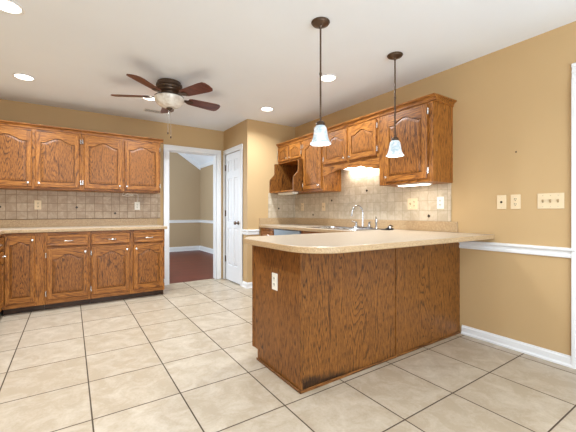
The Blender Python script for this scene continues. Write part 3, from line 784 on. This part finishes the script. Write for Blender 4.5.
# ------------------------------------------------------------------ under-cabinet lights
r = empty('under_cabinet_light', (2.76, 1.95, 1.372), 0, 'lit slim light under the near single-door cabinet', 'light', 'under-cabinet lights')
B('housing', (-.055, -.16, -.010), (.055, .16, -.0005), M['platewhite'], r, .002); B('lens', (-.045, -.15, -.016), (.045, .15, -.0105), M['undercab'], r, .004)
area('lamp_near_cabinet', (2.76, 1.95, 1.345), (0, 0, 0), .08, .36, .8, WARM)
r = empty('under_cabinet_light', (2.60, 3.88, 1.384), 0, 'unlit white slim light under the open microwave shelf', 'light', 'under-cabinet lights')
B('housing', (-.05, -.16, -.026), (.05, .22, -.0005), M['platewhite'], r, .004)
B('lens', (-.035, -.14, -.032), (.035, .20, -.0262), M['platewhite'], r, .002)
r = empty('under_cabinet_light', (2.885, 2.78, 1.66), 0, 'lit light behind the valance over the sink', 'light', 'under-cabinet lights')
B('housing', (-.05, -.25, -.014), (.05, .25, -.0005), M['platewhite'], r, .002); B('lens', (-.04, -.24, -.026), (.04, .24, -.0145), M['undercab'], r, .004)
for yy in (2.90, 2.64): area('lamp_over_sink', (2.89, yy, 1.628), (0, -.35, 0), .06, .16, 1.25, WARM)

# ------------------------------------------------------------------ recessed ceiling lights
CG = 'recessed ceiling lights'
def can(loc, label):
    r = empty('recessed_light', loc, 0, label, 'ceiling light', CG)
    bm = bmesh.new(); lathe(bm, [(.072, -.0008), (.092, -.0008), (.095, -.004), (.090, -.007), (.074, -.004)], n=32, cap=False); link('trim_ring', bm, M['white'], r, smooth=True)
    bm = bmesh.new(); lathe(bm, [(.074, -.0012), (.070, -.0045), (.03, -.006), (0, -.0062)], n=32, cap=False); link('lens', bm, M['canglow'], r, smooth=True)
    return r
cans = [((-.388, 4.162), 'round recessed ceiling light above the left wall cabinets'),
        ((-.347, 2.79), 'round recessed ceiling light in the top left corner of the picture'),
        ((2.131, 3.694), 'round recessed ceiling light in front of the corner by the pantry'),
        ((2.149, 2.501), 'round recessed ceiling light between the two pendants, over the sink area'),
        ((.777, 4.104), 'round recessed ceiling light just behind the left fan blade'),
        ((-.35, 1.42), 'round recessed ceiling light above and left of the camera'),
        ((1.3, -.3), 'round recessed ceiling light added out of view behind the camera to light the room')]  # last entry is an added, unseen fixture put in for its light
c0 = None
for (x, y), lb in cans:
    c0_ = can((x, y, H), lb) if c0 is None else dup(c0, (x, y, H), lb)
    c0 = c0 or c0_
    area('can_lamp', (x, y, H-.012), (0, 0, 0), .13, .13, CAN_POWER, (.83, .92, 1), 'DISK', 150)

# ------------------------------------------------------------------ pendants
def pendant(loc, label):
    r = empty('pendant_light', loc, 0, label, 'pendant light', 'pendants over the peninsula')
    bm = bmesh.new(); lathe(bm, [(.064, -.0006), (.066, -.006), (.060, -.011), (.058, -.016), (.046, -.020), (.030, -.028), (.016, -.032), (.010, -.045), (0, -.046)], n=32)
    link('canopy', bm, M['bronze'], r, smooth=True)
    bm = bmesh.new(); tube(bm, [(0, 0, -.04), (0, 0, -.71)], .0065, 12); lathe(bm, [(.009, -.375), (.009, -.36)], n=12); link('stem', bm, M['bronze'], r, smooth=True)
    bm = bmesh.new(); lathe(bm, [(.008, -.70), (.020, -.705), (.030, -.715), (.032, -.728), (.024, -.735), (.024, -.742), (0, -.742)], n=20); link('socket_cap', bm, M['bronze'], r, smooth=True)
    bm = bmesh.new()
    prof = [(.022, -.733), (.033, -.737), (.042, -.751), (.046, -.773), (.050, -.800), (.056, -.828), (.065, -.848), (.074, -.861), (.0755, -.865)]
    lathe(bm, prof+[(p[0]-.004, p[1]+.001) for p in prof[::-1]], n=32, cap=False); link('glass_shade', bm, M['shade'], r, smooth=True)
    return r
p0 = pendant((1.472, 1.794, H), 'bell shaded pendant on a long dark stem, the nearer left one over the peninsula')
dup(p0, (2.312, 1.817, H), 'bell shaded pendant hanging before the near wall cabinet, the right one')
for x, y in ((1.472, 1.794), (2.312, 1.817)):
    l = bpy.data.lights.new('pendant_bulb', 'POINT'); l.energy = PENDANT_POWER; l.color = WARM; l.shadow_soft_size = .03
    o = bpy.data.objects.new('pendant_bulb', l); COL.objects.link(o); o.location = (x, y, H-.835)

# ------------------------------------------------------------------ ceiling fan
r = empty('ceiling_fan', (.85, 3.494, H), 0, 'flush mount bronze ceiling fan with five walnut blades and a glass bowl light', 'ceiling fan')
bm = bmesh.new()
lathe(bm, [(.108, -.0006), (.116, -.006), (.116, -.020), (.124, -.024), (.129, -.034), (.129, -.050), (.122, -.054), (.122, -.060), (.128, -.064), (.126, -.080), (.114, -.086), (.114, -.092), (.104, -.106), (.088, -.114), (.084, -.124), (0, -.125)], n=40)
link('motor_housing', bm, M['bronze'], r, smooth=True)
for i in range(10):
    bm = bmesh.new(); box(bm, (-.006, .112, -.080), (.006, .131, -.064), .001)
    bmesh.ops.rotate(bm, verts=bm.verts, cent=(0, 0, 0), matrix=Matrix.Rotation(2*PI*i/10, 3, 'Z'))
    link('housing_rib', bm, M['brass'], r)
bm = bmesh.new(); lathe(bm, [(.070, -.125), (.088, -.132), (.090, -.140), (.075, -.146), (.118, -.150), (.146, -.156), (.146, -.160), (0, -.161)], n=36); link('light_fitter', bm, M['bronze'], r, smooth=True)
bm = bmesh.new(); lathe(bm, [(.144, -.161), (.149, -.168), (.146, -.190), (.130, -.222), (.100, -.248), (.055, -.265), (0, -.271)], n=40, cap=False); link('glass_bowl', bm, M['bowl'], r, smooth=True)
bm = bmesh.new(); lathe(bm, [(.026, -.266), (.034, -.272), (.022, -.284), (.010, -.296), (0, -.30)], n=18); link('finial', bm, M['bronze'], r, smooth=True)
for k in range(5):
    ang = math.radians(7+72*k); R = Matrix.Rotation(ang, 4, 'Z')
    bm = bmesh.new(); t = bmesh.new()
    pts = [(.20, -.046), (.23, -.058), (.49, -.076), (.542, -.073), (.564, -.050), (.570, 0), (.564, .050), (.542, .073), (.49, .076), (.23, .058), (.20, .046)]
    prism(t, pts, 'z', -.004, .004, .0015)
    merge(bm, t, 0, R @ Matrix.Translation((0, 0, -.155)) @ Matrix.Rotation(math.radians(-13), 4, 'X'))
    bl = link('blade', bm, M['blade'], r)
    bm = bmesh.new(); t = bmesh.new(); prism(t, [(.08, -.02), (.15, -.014), (.20, -.032), (.25, -.028), (.26, 0), (.25, .028), (.20, .032), (.15, .014), (.08, .02)], 'z', -.010, -.0045, .001)
    merge(bm, t, 0, R @ Matrix.Translation((0, 0, -.142)) @ Matrix.Rotation(math.radians(3.8), 4, 'Y')@ Matrix.Rotation(math.radians(-9), 4, 'X')); link('blade_iron', bm, M['bronze'], bl)
for dx, dy, zb in ((-.01, .02, -.515), (.012, -.01, -.56)):
    bm = bmesh.new(); tube(bm, [(dx*.3, dy*.3, -.295), (dx, dy, -.36), (dx, dy, zb)], .0016, 6)
    ch = link('pull_chain', bm, M['nickel'], r)
    bm = bmesh.new(); lathe(bm, [(0, zb-.024), (.007, zb-.018), (.008, zb-.008), (.003, zb)], Matrix.Translation((dx, dy, 0)), 12); link('pull_bead', bm, M['bronze'], ch, smooth=True)

# ------------------------------------------------------------------ ceiling vent and a raised dot for a nail hole in the wall
r = empty('ceiling_vent', (.925, 4.60, H), 0, 'small white slotted air vent in the ceiling behind the fan', 'vent')
bm = bmesh.new()
for a, b in (((-.13, -.07, -.006), (-.115, .07, -.0006)), ((.115, -.07, -.006), (.13, .07, -.0006)), ((-.115, -.07, -.006), (.115, -.055, -.0006)), ((-.115, .055, -.006), (.115, .07, -.0006))): box(bm, a, b, .001)
link('vent_frame', bm, M['white'], r)
B('backing', (-.115, -.055, -.0018), (.115, .055, -.0006), M['ventshade'], r)  # flat dark sheet in place of the shade between the slats
bm = bmesh.new()
for i in range(5): box(bm, (-.115, -.042+i*.020, -.004), (.115, -.037+i*.020, -.002))
link('slats', bm, M['white'], r)
bm = bmesh.new(); lathe(bm, [(.006, 0), (.005, .004), (.001, .005)], Matrix.Translation((XR, 1.158, 1.581)) @ Matrix.Rotation(-PI/2, 4, 'Y'), 10)  # raised dark dot stands in for a nail hole
tag(link('nail_hole_dot', bm, M['bronze']), 'small dark raised dot standing in for a nail hole in the bare tan wall above the outlet', 'nail hole')
